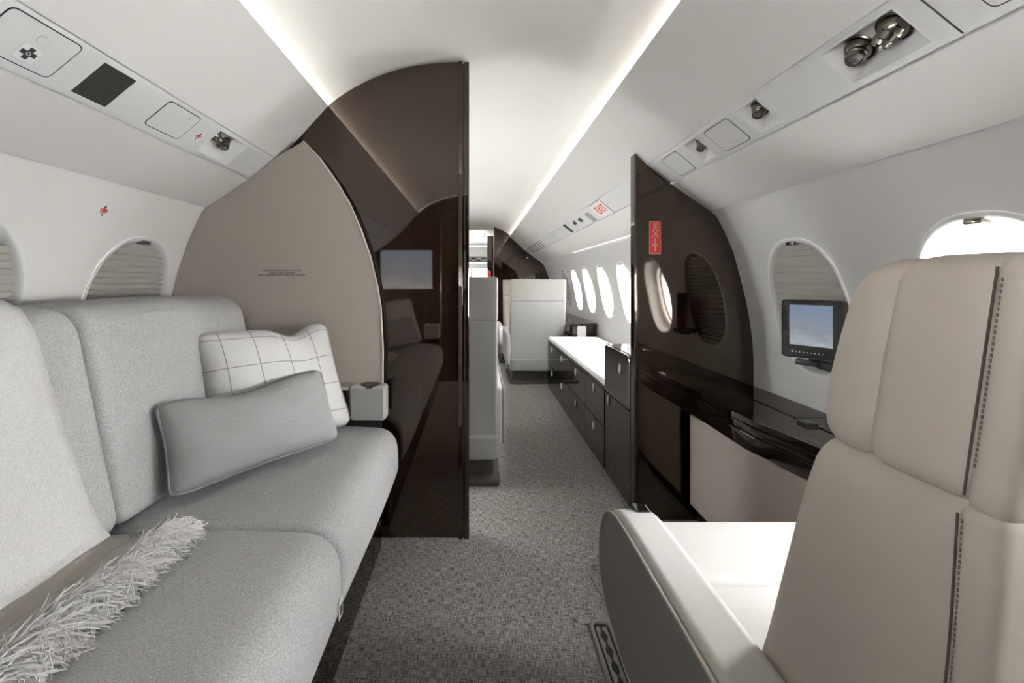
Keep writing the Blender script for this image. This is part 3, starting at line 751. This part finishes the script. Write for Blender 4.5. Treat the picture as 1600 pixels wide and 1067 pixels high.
def band_rows(p, e0, c0, c1):
    # the hem runs obliquely: nearer the viewer it lies further out
    return [[(x+.0*(j), .12+(e0+(c1-c0)*0-.12)*j/40-.0*k, z+.001*math.sin(j*.9+k)) for k, (x, z) in enumerate(p)] for j in range(41)]
solid(grid_mesh('border_band', band_rows(dense(seatpth, 3), .888, 0, 0), 'band', t, uv=True), .006)
solid(grid_mesh('hem_band', band_rows(dense(seatpth2, 3), .882, 0, 0), 'band2', t, uv=True), .007)
bm = bmesh.new()
for i in range(5200):
    y = random.uniform(.30, .905); lay = random.random(); x = -.664+random.uniform(-.012, .03); z = .478+.004*lay
    ang = random.gauss(.12, .42); L = random.uniform(.045, .095); n = 5; pts = [(x, min(y, .885), z)]; h = random.uniform(.004, .026)*(1 if lay > .4 else .5)
    cur = random.uniform(-1.9, 1.9); px, py = x, min(y, .885)
    for k in range(1, n):
        s = k/(n-1); aa = ang+cur*s
        px += math.cos(aa)*L/(n-1); py += math.sin(aa)*L/(n-1)
        pts.append((px, py, .4685+.008*lay+h*math.sin(PI*s*.85)+.002*random.random()))
    add_tube(bm, pts, lambda s: .00125*(1-.3*s), 3)
o = bmo('fringe', bm, 'fringe', t, fix=False); o['kind'] = 'stuff'

# ------------------------------------------------------------------ cabin seats
def build_seat(loc, label, cx, detail, back_hw, grp='cabin seats'):
    """seat facing +y; measurements are in world units for a seat whose middle is at cx; y as for the near seat"""
    t = thing('cabin_seat', label, 'seat', (cx, .75, 0), grp)
    hw = .303; L, R = cx-hw, cx+hw; bl, br = cx-back_hw, cx+back_hw
    Lb = 'leather' if detail else 'shell_top'
    # backrest side and front
    main = Lb if detail else 'shell'; wb = back_hw
    block('backrest', wb, (.33, .822), curve([(.33, .712), (.47, .659), (.62, .613), (.74, .575), (.82, .542)]), curve([(.33, .415), (.47, .392), (.65, .368), (.82, .358)]), cx, .042, main, t, crown=.006)
    block('back_panel', wb+.002, (.20, .812), curve([(.20, .42), (.35, .435), (.47, .412), (.65, .390), (.81, .380)]), curve([(.20, .375), (.35, .395), (.50, .374), (.70, .352), (.81, .346)]), cx, .014, main, t, crown=.006)
    block('headrest_cushion', wb+.002, (.803, 1.024), curve([(.81, .542), (.87, .538), (.93, .522), (.98, .503), (1.03, .476)]), curve([(.81, .458), (.92, .440), (1.03, .416)]), cx, .036, Lb, t, crown=.004)
    block('headrest_side_panel', wb+.001, (.803, 1.025), curve([(.81, .480), (.92, .462), (1.03, .438)]), curve([(.81, .364), (.92, .350), (1.03, .336)]), cx, .028, Lb, t)
    block('headrest_back_panel', wb+.002, (.804, 1.024), curve([(.81, .376), (.92, .362), (1.03, .350)]), curve([(.81, .342), (.92, .330), (1.03, .320)]), cx, .014, Lb, t, crown=.004)
    # seat cushions
    box('seat_cushion', L+.098, R-.06, .62, .838, .33, .425, 'leather_light', t, .022, 4)
    box('thigh_cushion', L+.098, R-.06, .842, 1.065, .32, .422, 'leather_light', t, .024, 4)
    box('seat_frame', L+.10, R-.06, .50, 1.045, .20, .335, 'leather_grey', t, .02, 3)
    # armrests
    ap = [(.40, .468), (.62, .472), (.90, .475), (1.00, .472), (1.06, .450), (1.105, .40), (1.128, .33), (1.125, .26), (1.07, .205), (.95, .17), (.60, .16), (.40, .17)]
    ap = round_poly(ap, .03, 3)
    for a, b, k in ((L, L+.100, 0), (R-.060, R, 1)):
        f = prism('armrest', ap, a+.004 if k == 0 else a, b if k == 0 else b-.004, 'leather_light', t, 'X', r=.020, seg=5, angle=60)
        ins = inset_poly(ap, .008)
        prism('armrest_side_panel', ins, (a-.003 if k == 0 else b-.010), (a+.010 if k == 0 else b+.003), 'leather_grey', f, 'X', r=.004, seg=2)
        xx = a-.001 if k == 0 else b+.001
        tube('armrest_piping', [(xx, q[0], q[1]) for q in inset_poly(ap, .005)], .0028, 'leather', f, 6, True)
        if k == 0:
            box('recline_handle', a+.050, a+.082, 1.000, 1.040, .455, .4725, 'blackgloss', f, .004); box('handle_trim', a+.079, a+.084, .998, 1.030, .462, .4735, 'chrome', f, .002)
    # skirt, pedestal
    prism('skirt', round_poly([(L+.03, .34), (R-.03, .34), (R-.03, .98), (L+.03, .98)], .04), .125, .235, 'shell', t, 'Z', r=.01)
    prism('pedestal', round_poly([(L+.05, .40), (R-.05, .40), (R-.05, .92), (L+.05, .92)], .03), .012, .13, 'seatbase', t, 'Z', r=.012)
    prism('floor_plate', round_poly([(L+.02, .33), (R-.02, .33), (R-.02, .96), (L+.02, .96)], .03), .0, .03, 'seatbase', t, 'Z', r=.008)
    if detail:
        # stitching along the back panel edge; dark tubes stand in for the groove's shade
        bq = curve([(.20, .42), (.35, .435), (.47, .412), (.65, .390), (.81, .380)])
        tube('seam', [(cx-wb-.0009, bq(z)-.004, z) for z in [.36+.022*k for k in range(21)]], .0010, 'seam_dark', t, 6)
        tube('seam', [(cx-wb-.0014, .3765-(z-.81)*.125-.004, z) for z in (.818, .87, .92, .97, 1.012)], .0010, 'seam_dark', t, 6)
        bm = bmesh.new(); b1 = curve([(.20, .42), (.35, .435), (.47, .412), (.65, .390), (.81, .380)])
        for k in range(118):
            if k < 84: z = .37+k*.0051; y = b1(z)-.0085; xx = cx-(wb+.002)-.0004
            else: z = .845+(k-84)*.0047; y = .376-(z-.81)*.125-.0085; xx = cx-(wb+.002)-.0004
            add_box(bm, xx, xx+.0014, y-.0005, y+.0005, z, z+.0030)
        o = bmo('seam_stitching', bm, 'stitch', t); o['kind'] = 'stuff'
    return t
near = build_seat(None, 'taupe leather seat nearest the viewer with pale seat cushion and dark arm side', .620, True, .203, None)
def copy_tree(o, parent=None):
    c = o.copy(); C.objects.link(c)
    if parent is not None:
        inv = o.matrix_parent_inverse.copy(); c.parent = parent; c.matrix_parent_inverse = inv
    for ch in o.children: copy_tree(ch, c)
    return c
bpy.context.view_layer.update()
mid = build_seat(None, 'pale seat seen from behind beside the dark partition post, partly hidden', -.167, False, .268)
mid.location = (-.167, .75+1.79, 0)
far = copy_tree(mid); far.location = (.603, .75+3.92, 0); far['label'] = 'grey-backed seat seen from behind at the far end of the white credenza cushion'
aft = copy_tree(near); aft.location = (.56, 5.55, 0); aft.rotation_euler = (0, 0, PI)
for k in ('label', 'category', 'group'): pass
aft['label'] = 'pale seat facing aft behind the far grey-backed seat, only its headrest corner showing'; aft['group'] = 'cabin seats'; near['group'] = 'cabin seats'

# ------------------------------------------------------------------ credenza along the right wall
t = thing('credenza', 'long low glossy dark credenza with chrome pulls along the aisle', 'cabinet', (.9, 3.0, 0))
box('body', .675, 1.04, 2.26, 4.05, .02, .440, 'lacquer2', t, .002)
box('countertop', .660, 1.140, 2.25, 4.06, .440, .456, 'lacquer2', t, .003)
ys = [2.262, 2.65, 3.15, 3.62, 4.05]
def pull(y, z, par):
    bm = bmesh.new(); add_lathe(bm, [(.004, 0), (.010, .002), (.011, .006), (.006, .009), (.001, .010)], (0, 0, 0), (0, 0, 1), 16)
    for v_ in bm.verts: v_.co = Vector((.661-v_.co.z, y+v_.co.x, z+v_.co.y*2.3))
    return bmo('oval_pull', bm, 'nickel', par)
for i in range(4):
    for z0, z1, zh in ((.245, .436, .400), (.025, .241, .190)):
        f = box('drawer', .661, .675, ys[i]+.002, ys[i+1]-.002, z0, z1, 'lacquer2', t, .0015); pull((ys[i]+ys[i+1])/2, zh, f)
t = thing('side_cabinet', 'taller glossy dark cabinet unit at the near end of the credenza', 'cabinet', (.9, 2.05, 0))
prism('body', round_poly([(1.877, .02), (2.245, .02), (2.245, .68), (1.877, .68)], [.0, .0, .012, 0]), .675, 1.13, 'lacquer2', t, 'X')
f = prism('drawer', round_poly([(1.88, .445), (2.243, .445), (2.243, .678), (1.88, .678)], [.01, .01, .03, .03], 6), .661, .675, 'lacquer2', t, 'X'); pull(2.0, .60, f)
tube('drawer_rim', [(.6605, p[0], p[1]) for p in round_poly([(1.882, .447), (2.241, .447), (2.241, .676), (1.882, .676)], [.01, .01, .03, .03], 6)], .0025, 'chrome', f, 6, True)
f = box('door', .661, .675, 1.88, 2.243, .025, .437, 'lacquer2', t, .0015); pull(2.18, .406, f)
t = tag(prism('bench_cushion', round_poly([(.668, .457), (1.13, .457), (1.13, .488), (.668, .490)], [.004, .004, .01, .016], 5), 2.575, 4.05, 'whitecushion', r=.012), 'long white flat cushion on the far part of the credenza', 'cushion', 'credenza cushions')
t = tag(prism('bench_cushion', round_poly([(.664, .457), (1.13, .457), (1.13, .487), (.664, .489)], [.004, .004, .01, .016], 5), 2.252, 2.570, 'whitecushion', r=.012), 'short white flat cushion on the credenza next to the taller cabinet', 'cushion', 'credenza cushions')
# forward side ledge
t = thing('forward_side_ledge', 'dark glossy side ledge with a white face beside the far seat', 'cabinet', (1.0, 5.2, 0))
box('ledge_top', .90, 1.15, 4.16, 6.4, .58, .605, 'lacquer2', t, .004)
box('ledge_body', .92, 1.12, 4.18, 6.4, .02, .58, 'lacquer2', t, .003)
box('ledge_end_face', .965, 1.05, 4.172, 4.18, .47, .575, 'white', t, .002)

# ------------------------------------------------------------------ near side ledge (right)
t = thing('side_ledge', 'glossy black side ledge with fold-out table under the near windows', 'ledge', (1.0, 1.1, 0))
def front(y):
    return LEDGE(y)
LEDGE = curve([(-.9, .93), (.7, .93), (1.0, .918), (1.15, .903), (1.25, .892), (1.33, .880), (1.42, .866), (1.47, .868), (1.6, .872), (1.69, .873), (1.828, .873)])
def ledge_prof(y0, y1, x1, d=0, n=24):
    a = [(front(y0+(y1-y0)*k/n)+d, y0+(y1-y0)*k/n) for k in range(n+1)]
    return a+[(x1, y1), (x1, y0)]
def strip_prof(y0, y1, x0, x1): return [(x0, y0), (x0, y1), (x1, y1), (x1, y0)]
prism('ledge_end_top', ledge_prof(1.692, 1.826, 1.022), .540, .5625, 'lacquer2', t, 'Z', r=.0015, seg=1)
prism('table_lid', ledge_prof(-.9, 1.688, 1.020), .540, .562, 'lacquer2', t, 'Z', r=.0015, seg=1)
prism('rear_top', strip_prof(-.9, 1.40, 1.028, 1.163), .540, .562, 'lacquer2', t, 'Z', r=.002, seg=2)
prism('rear_top', strip_prof(1.403, 1.826, 1.028, 1.163), .540, .562, 'lacquer2', t, 'Z', r=.002, seg=2)
prism('ledge_body', ledge_prof(-.9, 1.826, 1.15, .012), .455, .541, 'gap', t, 'Z')
prism('table_slot_face', ledge_prof(-.9, 1.50, 1.0, .004), .512, .536, 'lacquer2', t, 'Z', r=.003, seg=2)
prism('table_drawer_face', ledge_prof(-.9, 1.50, 1.0, .001), .458, .508, 'lacquer2', t, 'Z', r=.004, seg=2)
prism('fixed_face', ledge_prof(1.504, 1.826, 1.0, .001), .458, .536, 'lacquer2', t, 'Z', r=.003, seg=2)
box('lid_latch', .996, 1.034, 1.315, 1.355, .560, .572, 'blackgloss', t, .003)
lathe('latch_button', [(.005, 0), (.005, .003), (.002, .0045)], (1.03, 1.302, .563), (0, 0, 1), 'chrome', t, 12)
lathe('ledge_cup_holder', [(.034, -.001), (.040, .0), (.040, .004), (.036, .006), (.034, .003)], (1.075, .90, .562), (0, 0, 1), 'chrome', t, 24)
box('finger_pull', .864, .872, 1.36, 1.43, .5085, .5125, 'chrome', t, .001)
prism('lower_panel', ledge_prof(-.9, 1.79, 1.12, .004), .085, .455, 'panel', t, 'Z', r=.004, seg=2)
prism('kick_board', ledge_prof(-.9, 1.826, 1.08, .05), .0, .09, 'black', t, 'Z')
# reading-size monitor on its arm
t = thing('arm_monitor', 'small black monitor with a cloudy sky picture on a wall arm above the ledge', 'monitor', (1.06, 1.39, .73))
u = Vector((.080, -.140, 0)).normalized(); nn = Vector((-.140, -.080, 0)).normalized(); v3 = Vector((0, 0, 1))
mc = Vector((1.017, 1.45, 0))+u*.083+Vector((0, 0, .8475)); mm = frame_matrix(u, v3, nn, mc)
plate('housing', rrect(.168, .188, .013), -.034, 0, mm, 'black', t)
plate('bezel', rrect(.160, .180, .010), 0, .0015, mm, 'blackgloss', t)
sc_ = grid_mesh('screen', [[mm @ Vector((x, z, .0022)) for x in (-.060, .058)] for z in (-.052, .078)], 'screen', t, uv=True)
bm = bmesh.new()
for k in range(9): add_lathe(bm, [(.0020 if k else .0034, 0), (.0018, .001)], mm @ Vector((-.052+k*.0105, -.074, .0015)), nn, 8)
bmo('button_row', bm, 'white', t)
plate('back_cover', rrect(.11, .12, .01), -.040, -.034, mm, 'creamgrey', t)
bm = bmesh.new(); add_box(bm, -.05, .12, -.118, -.100, -.055, -.008, .004, mtx=mm); bmo('arm', bm, 'black', t)
bm = bmesh.new(); add_box(bm, -.045, -.010, -.101, -.093, -.036, -.010, .002, mtx=mm); bmo('hinge', bm, 'chrome', t)
lathe('power_light', [(.0030, 0), (.0026, .0015)], mm @ Vector((.045, -.109, -.0085)), nn, 'redled', t, 8)
bm = bmesh.new(); add_box(bm, 1.06, 1.16, 1.30, 1.36, .728, .752, .004); bmo('wall_mount', bm, 'black', t)

# ------------------------------------------------------------------ signs
t = thing('exit_sign', 'red upright sign with stacked white letters on the dark bulkhead', 'sign', (.7485, 1.828, 1.184))
es = frame_matrix((1, 0, 0), (0, 0, 1), (0, -1, 0), (.7485, 1.8275, 1.184))
plate('plate', rrect(.046, .134, .004), 0, .0025, es, 'red', t)
plate('backing', rrect(.050, .138, .005), 0, .001, es, 'white', t)
for i, ch in enumerate('EXIT'):
    mm2 = es @ Matrix.Translation((0, .0435-i*.0290, .0026))
    text('letter', ch, .038, mm2, 'white', t, .0004, .0012); text('letter_core', ch, .038, mm2 @ Matrix.Translation((0, 0, .0006)), 'red', t, .0003, -.0010)
t = thing('lit_exit_sign', 'pale overhead sign with red letters in the forward service strip', 'sign', tuple(psu_pt(1, .5, 2.70)))
plate('plate', rrect(.25, .118, .003), 0, .003, psu_mtx(1, .52, 2.70), 'white', t)
plate('gap_frame', rrect(.256, .124, .004), 0, .001, psu_mtx(1, .52, 2.70), 'gap', t)
text('lettering', 'EXIT', .085, psu_mtx(1, .52, 2.685, .0035), 'red', t, .0004, .001)

# ------------------------------------------------------------------ reading lights in recesses
def recess(side, y0, y1, t, lamps_, label):
    P, d, n = psu_frame(side); t0, t1 = .11, .84
    e = thing('reading_light', label, 'light', tuple(psu_pt(side, .4, (y0+y1)/2)), 'reading lights in the service strips')
    bm = bmesh.new()
    A_ = [(t0, y0), (t1, y0), (t1, y1), (t0, y1)]
    rim = []; rows = []
    for k, (h, s_, dy0, dy1, dt) in enumerate(((.0012, 0, -.004, .004, .035), (.0012, 0, 0, 0, 0), (-.003, .0, .003, -.004, -.02), (-.027, 1, .004, -.036*min(1, (y1-y0)/.12), -.08))):
        ta = t0-dt*1.0 if k < 3 else t0+.06; tb = t1+dt if k < 3 else .66
        ya, yb = y0+dy0, y1+dy1
        rows.append([psu_pt(side, a, b, h) for a, b in ((ta, ya), (tb, ya), (tb, yb), (ta, yb))])
    V = [[bm.verts.new(p) for p in r] for r in rows]
    for a, b in zip(V, V[1:]):
        for k in range(4): bm.faces.new((a[k], a[(k+1) % 4], b[(k+1) % 4], b[k]))
    bm.faces.new(V[-1]); o = bmo('recess', bm, 'frame', e, angle=25)
    for (yy, tt, r, ax) in lamps_:
        c = psu_pt(side, tt, yy, -.0255); ax = Vector(ax).normalized()
        lathe('socket_ring', [(r*.6, 0), (r*1.30, 0), (r*1.34, .002), (r*1.26, .004), (r*1.2, .001)], c, n, 'bronze', e, 32)
        f = lathe('socket_ball', [(r*1.12*math.cos(a_), r*1.12*math.sin(a_)) for a_ in [k*PI/16 for k in range(8)]], c, n, 'bronze', e, 32, 60)
        c2 = c+n*r*.25
        g = lathe('lamp_barrel', [(r*.80, 0), (r*.80, r*.95), (r*.74, r*1.0), (r*.70, r*1.05), (r*.70, r*1.32), (r*.68, r*1.37), (r*.58, r*1.37), (r*.56, r*1.2)], c2, ax, 'bronze', e, 32)
        lathe('lens', [(r*.57, r*1.20), (r*.4, r*1.25), (r*.1, r*1.27)], c2, ax, 'lens', g, 24)
    return e
nR = psu_frame(1)[2]; nL = psu_frame(-1)[2]
recess(1, .765, .925, 0, [(.882, .43, .023, (-.50, -.30, -.80)), (.808, .43, .023, (-.35, .50, -.78))], 'twin bronze reading lights in the large recess above the nearest seat')
recess(1, 1.142, 1.229, 0, [(1.190, .42, .0190, (-.45, -.35, -.80))], 'single bronze reading light between the big twin recess and the square panel')
recess(1, 1.451, 1.53, 0, [(1.494, .43, .0180, (-.45, -.35, -.80))], 'single bronze reading light nearest the dark exit bulkhead')
recess(1, 3.33, 3.45, 0, [(3.38, .40, .022, (-.4, -.6, -.7))], 'small far reading light in the forward service strip')
recess(-1, 1.336, 1.492, 0, [(1.372, .36, .0165, (.60, .45, -.70)), (1.428, .42, .0185, (.40, -.55, -.70))], 'twin bronze reading lights above the forward end of the sofa')
# panels on the service strips
def psu_panel(name, label, cat, side, y0, y1, t0, t1, r=.012, m='psu', gap=True, grp=None, h=.0013):
    e = thing(name, label, cat, tuple(psu_pt(side, (t0+t1)/2, (y0+y1)/2)), grp); mt = psu_mtx(side, (t0+t1)/2, (y0+y1)/2)
    W_, H_ = y1-y0, (t1-t0)*PW
    if gap: plate('shadow_gap', rrect(W_+.0045, H_+.0045, r+.002), 0, .0009, mt, 'gap', e)
    plate('cover', rrect(W_, H_, r), 0, h, mt, m, e)
    return e, mt
psu_panel('access_panel', 'square white access panel between two reading lights over the ledge', 'panel', 1, 1.275, 1.402, .13, .86, grp='service strip panels')
psu_panel('access_panel', 'faint square white panel next to the dark exit bulkhead valance corner', 'panel', 1, 1.60, 1.72, .12, .88, grp='service strip panels')
psu_panel('access_panel', 'white panel at the top edge of the picture past the dark joint', 'panel', 1, .52, .672, .10, .82, grp='service strip panels')
e, mt = psu_panel('access_panel', 'square white access panel with a pinhole above the sofa', 'panel', -1, 1.117, 1.241, .10, .80, grp='service strip panels')
plate('pinhole', rrect(.003, .003, .0014), .0012, .0018, mt @ Matrix.Translation((.03, .028, 0)), 'ink', e)
e, mt = psu_panel('first_aid_panel', 'white hatch with a dark cross label and round push button', 'panel', -1, .735, .866, .08, .815)
plate('label_plate', rrect(.036, .036, .006), .0012, .0022, psu_mtx(-1, .58, .807), 'white', e)
cr = psu_mtx(-1, .58, .807, .0022); a, b = .0045, .0135
plate('cross_mark', [(-b, -a), (-a, -a), (-a, -b), (a, -b), (a, -a), (b, -a), (b, a), (a, a), (a, b), (-a, b), (-a, a), (-b, a)], 0, .0006, cr, 'ink', e)
bm = bmesh.new(); add_tube(bm, [cr @ Vector((.0035*math.cos(k*PI/8), .0035*math.sin(k*PI/8), .0008)) for k in range(16)], .0006, 4, True); bmo('cross_ring', bm, 'white', e)
lathe('push_button', [(.0095, -.003), (.0095, .0032), (.0085, .0036), (.0055, .0024), (.002, .0018)], psu_pt(-1, .30, .806), nL, 'psu', e, 24)
e, mt = psu_panel('speaker_grille', 'dark square grille in the service strip above the sofa', 'speaker', -1, .921, 1.004, .105, .835, r=.004, m='darkvent', gap=False, h=.0012)
# belt pictogram stickers
def pict(mt, label, k=1.0):
    e = thing('belt_pictogram', label, 'sticker', tuple(mt.translation), 'belt stickers')
    plate('sticker', rrect(.026*k, .032*k, .003), 0, .0006, mt, 'white', e)
    circ = [(.0032*k*math.cos(i*PI/5), .0105*k+.0030*k*math.sin(i*PI/5)) for i in range(10)]
    plate('head_mark', circ, .0006, .001, mt, 'ink', e)
    plate('torso_mark', [(p[0]*k, p[1]*k) for p in ((-.005, -.003), (.005, -.003), (.0065, .005), (.003, .0075), (-.003, .0075), (-.0065, .005))], .0006, .001, mt, 'red', e)
    for s in (-1, 1): plate('arm_mark', [(p[0]*k*s, p[1]*k) for p in ((.0075, .006), (.0095, .005), (.0100, -.001), (.0080, -.002))][::s], .0006, .001, mt, 'ink', e)
    plate('belt_mark', [(p[0]*k, p[1]*k) for p in ((-.010, -.0055), (.010, -.0055), (.010, -.0042), (-.010, -.0042))], .0006, .001, mt, 'ink', e)
    plate('foot_mark', [(p[0]*k, p[1]*k) for p in ((-.002, -.013), (.002, -.013), (.002, -.008), (-.002, -.008))], .0006, .001, mt, 'ink', e)
    return e
pict(psu_mtx(-1, .51, 1.289, .0003), 'tiny red figure belt sticker beside the twin reading lights above the sofa')
zc = 1.205; xw = wallx(-1, zc); dz = (wallx(-1, zc+.02)-wallx(-1, zc-.02))/.04; upv = Vector((dz, 0, 1)).normalized(); nv = Vector((upv.z, 0, -upv.x))
pict(frame_matrix(Vector((0, 1, 0)), upv, nv, Vector((xw, 1.262, zc))+nv*.0006), 'red figure belt sticker on the pale wall above the shaded windows', 1.2)
# forward strip details
psu_panel('vent_slot', 'long dark slot beside the far reading light in the forward strip', 'vent', 1, 3.62, 3.70, .12, .88, r=.002, m='ink', gap=False)
psu_panel('dark_knob_plate', 'small dark square beside the far reading light', 'vent', 1, 3.16, 3.24, .3, .6, r=.006, m='ink', gap=False)
psu_panel('vent_slot', 'pale slot with a shadowed lip halfway along the forward strip', 'vent', 1, 4.32, 4.36, .15, .88, r=.002, m='white')
for i in range(5):
    psu_panel('vent_slot', 'slim pale louvre at the far end of the service strip, %s from the viewer' % ('first', 'second', 'third', 'fourth', 'fifth')[i], 'vent', 1, 5.22+.21*i, 5.31+.21*i, .2, .86, r=.002, m='white', grp='far louvres')
psu_panel('louvre_backing', 'long grey backing plate behind the slim far louvres', 'panel', 1, 5.15, 6.25, .12, .92, r=.004, m='creamgrey', h=.0012)
psu_panel('wedge_vent', 'grey wedge vent next to the lit exit sign overhead', 'vent', 1, 2.93, 3.02, .3, .9, r=.002, m='creamgrey')

# ------------------------------------------------------------------ floor fittings: seat track slot and cut carpet edge
t = thing('seat_track', 'metal seat track slot with bound carpet edge in the floor beside the near seat', 'seat track', (.355, 1.0, 0))
sl = round_poly([(.330, .55), (.385, .55), (.385, 1.275), (.330, 1.275)], [.02, .02, .027, .027], 6)
tube('slot_binding', [(p[0], p[1], .004) for p in sl], .0065, 'bound', t, 8, True)
prism('slot_floor', inset_poly(sl, .003), .0, .0015, 'gap', t, 'Z')
bm = bmesh.new()
for sx in (-1, 1):
    pts = []
    for k in range(140):
        y = .56+k*.005; pts.append((.3575+sx*(.006+.0035*math.sin(k*PI/5)), y))
    q = pts+[(.3575+sx*.016, pts[-1][1]), (.3575+sx*.016, pts[0][1])]
    add_prism(bm, q, .0015, .0045, 'Z')
bmo('track_rail', bm, 'railmetal', t)
tag(tube('carpet_edge_binding', [(.43, 1.53, .003), (.400, 1.525, .004), (.388, 1.49, .004), (.392, 1.43, .004), (.405, 1.36, .004), (.415, 1.29, .004), (.425, 1.22, .004), (.44, 1.15, .004)], .0055, 'bound', None, 8), 'pale bound cut edge curving over the carpet under the near seat arm', 'carpet edge')
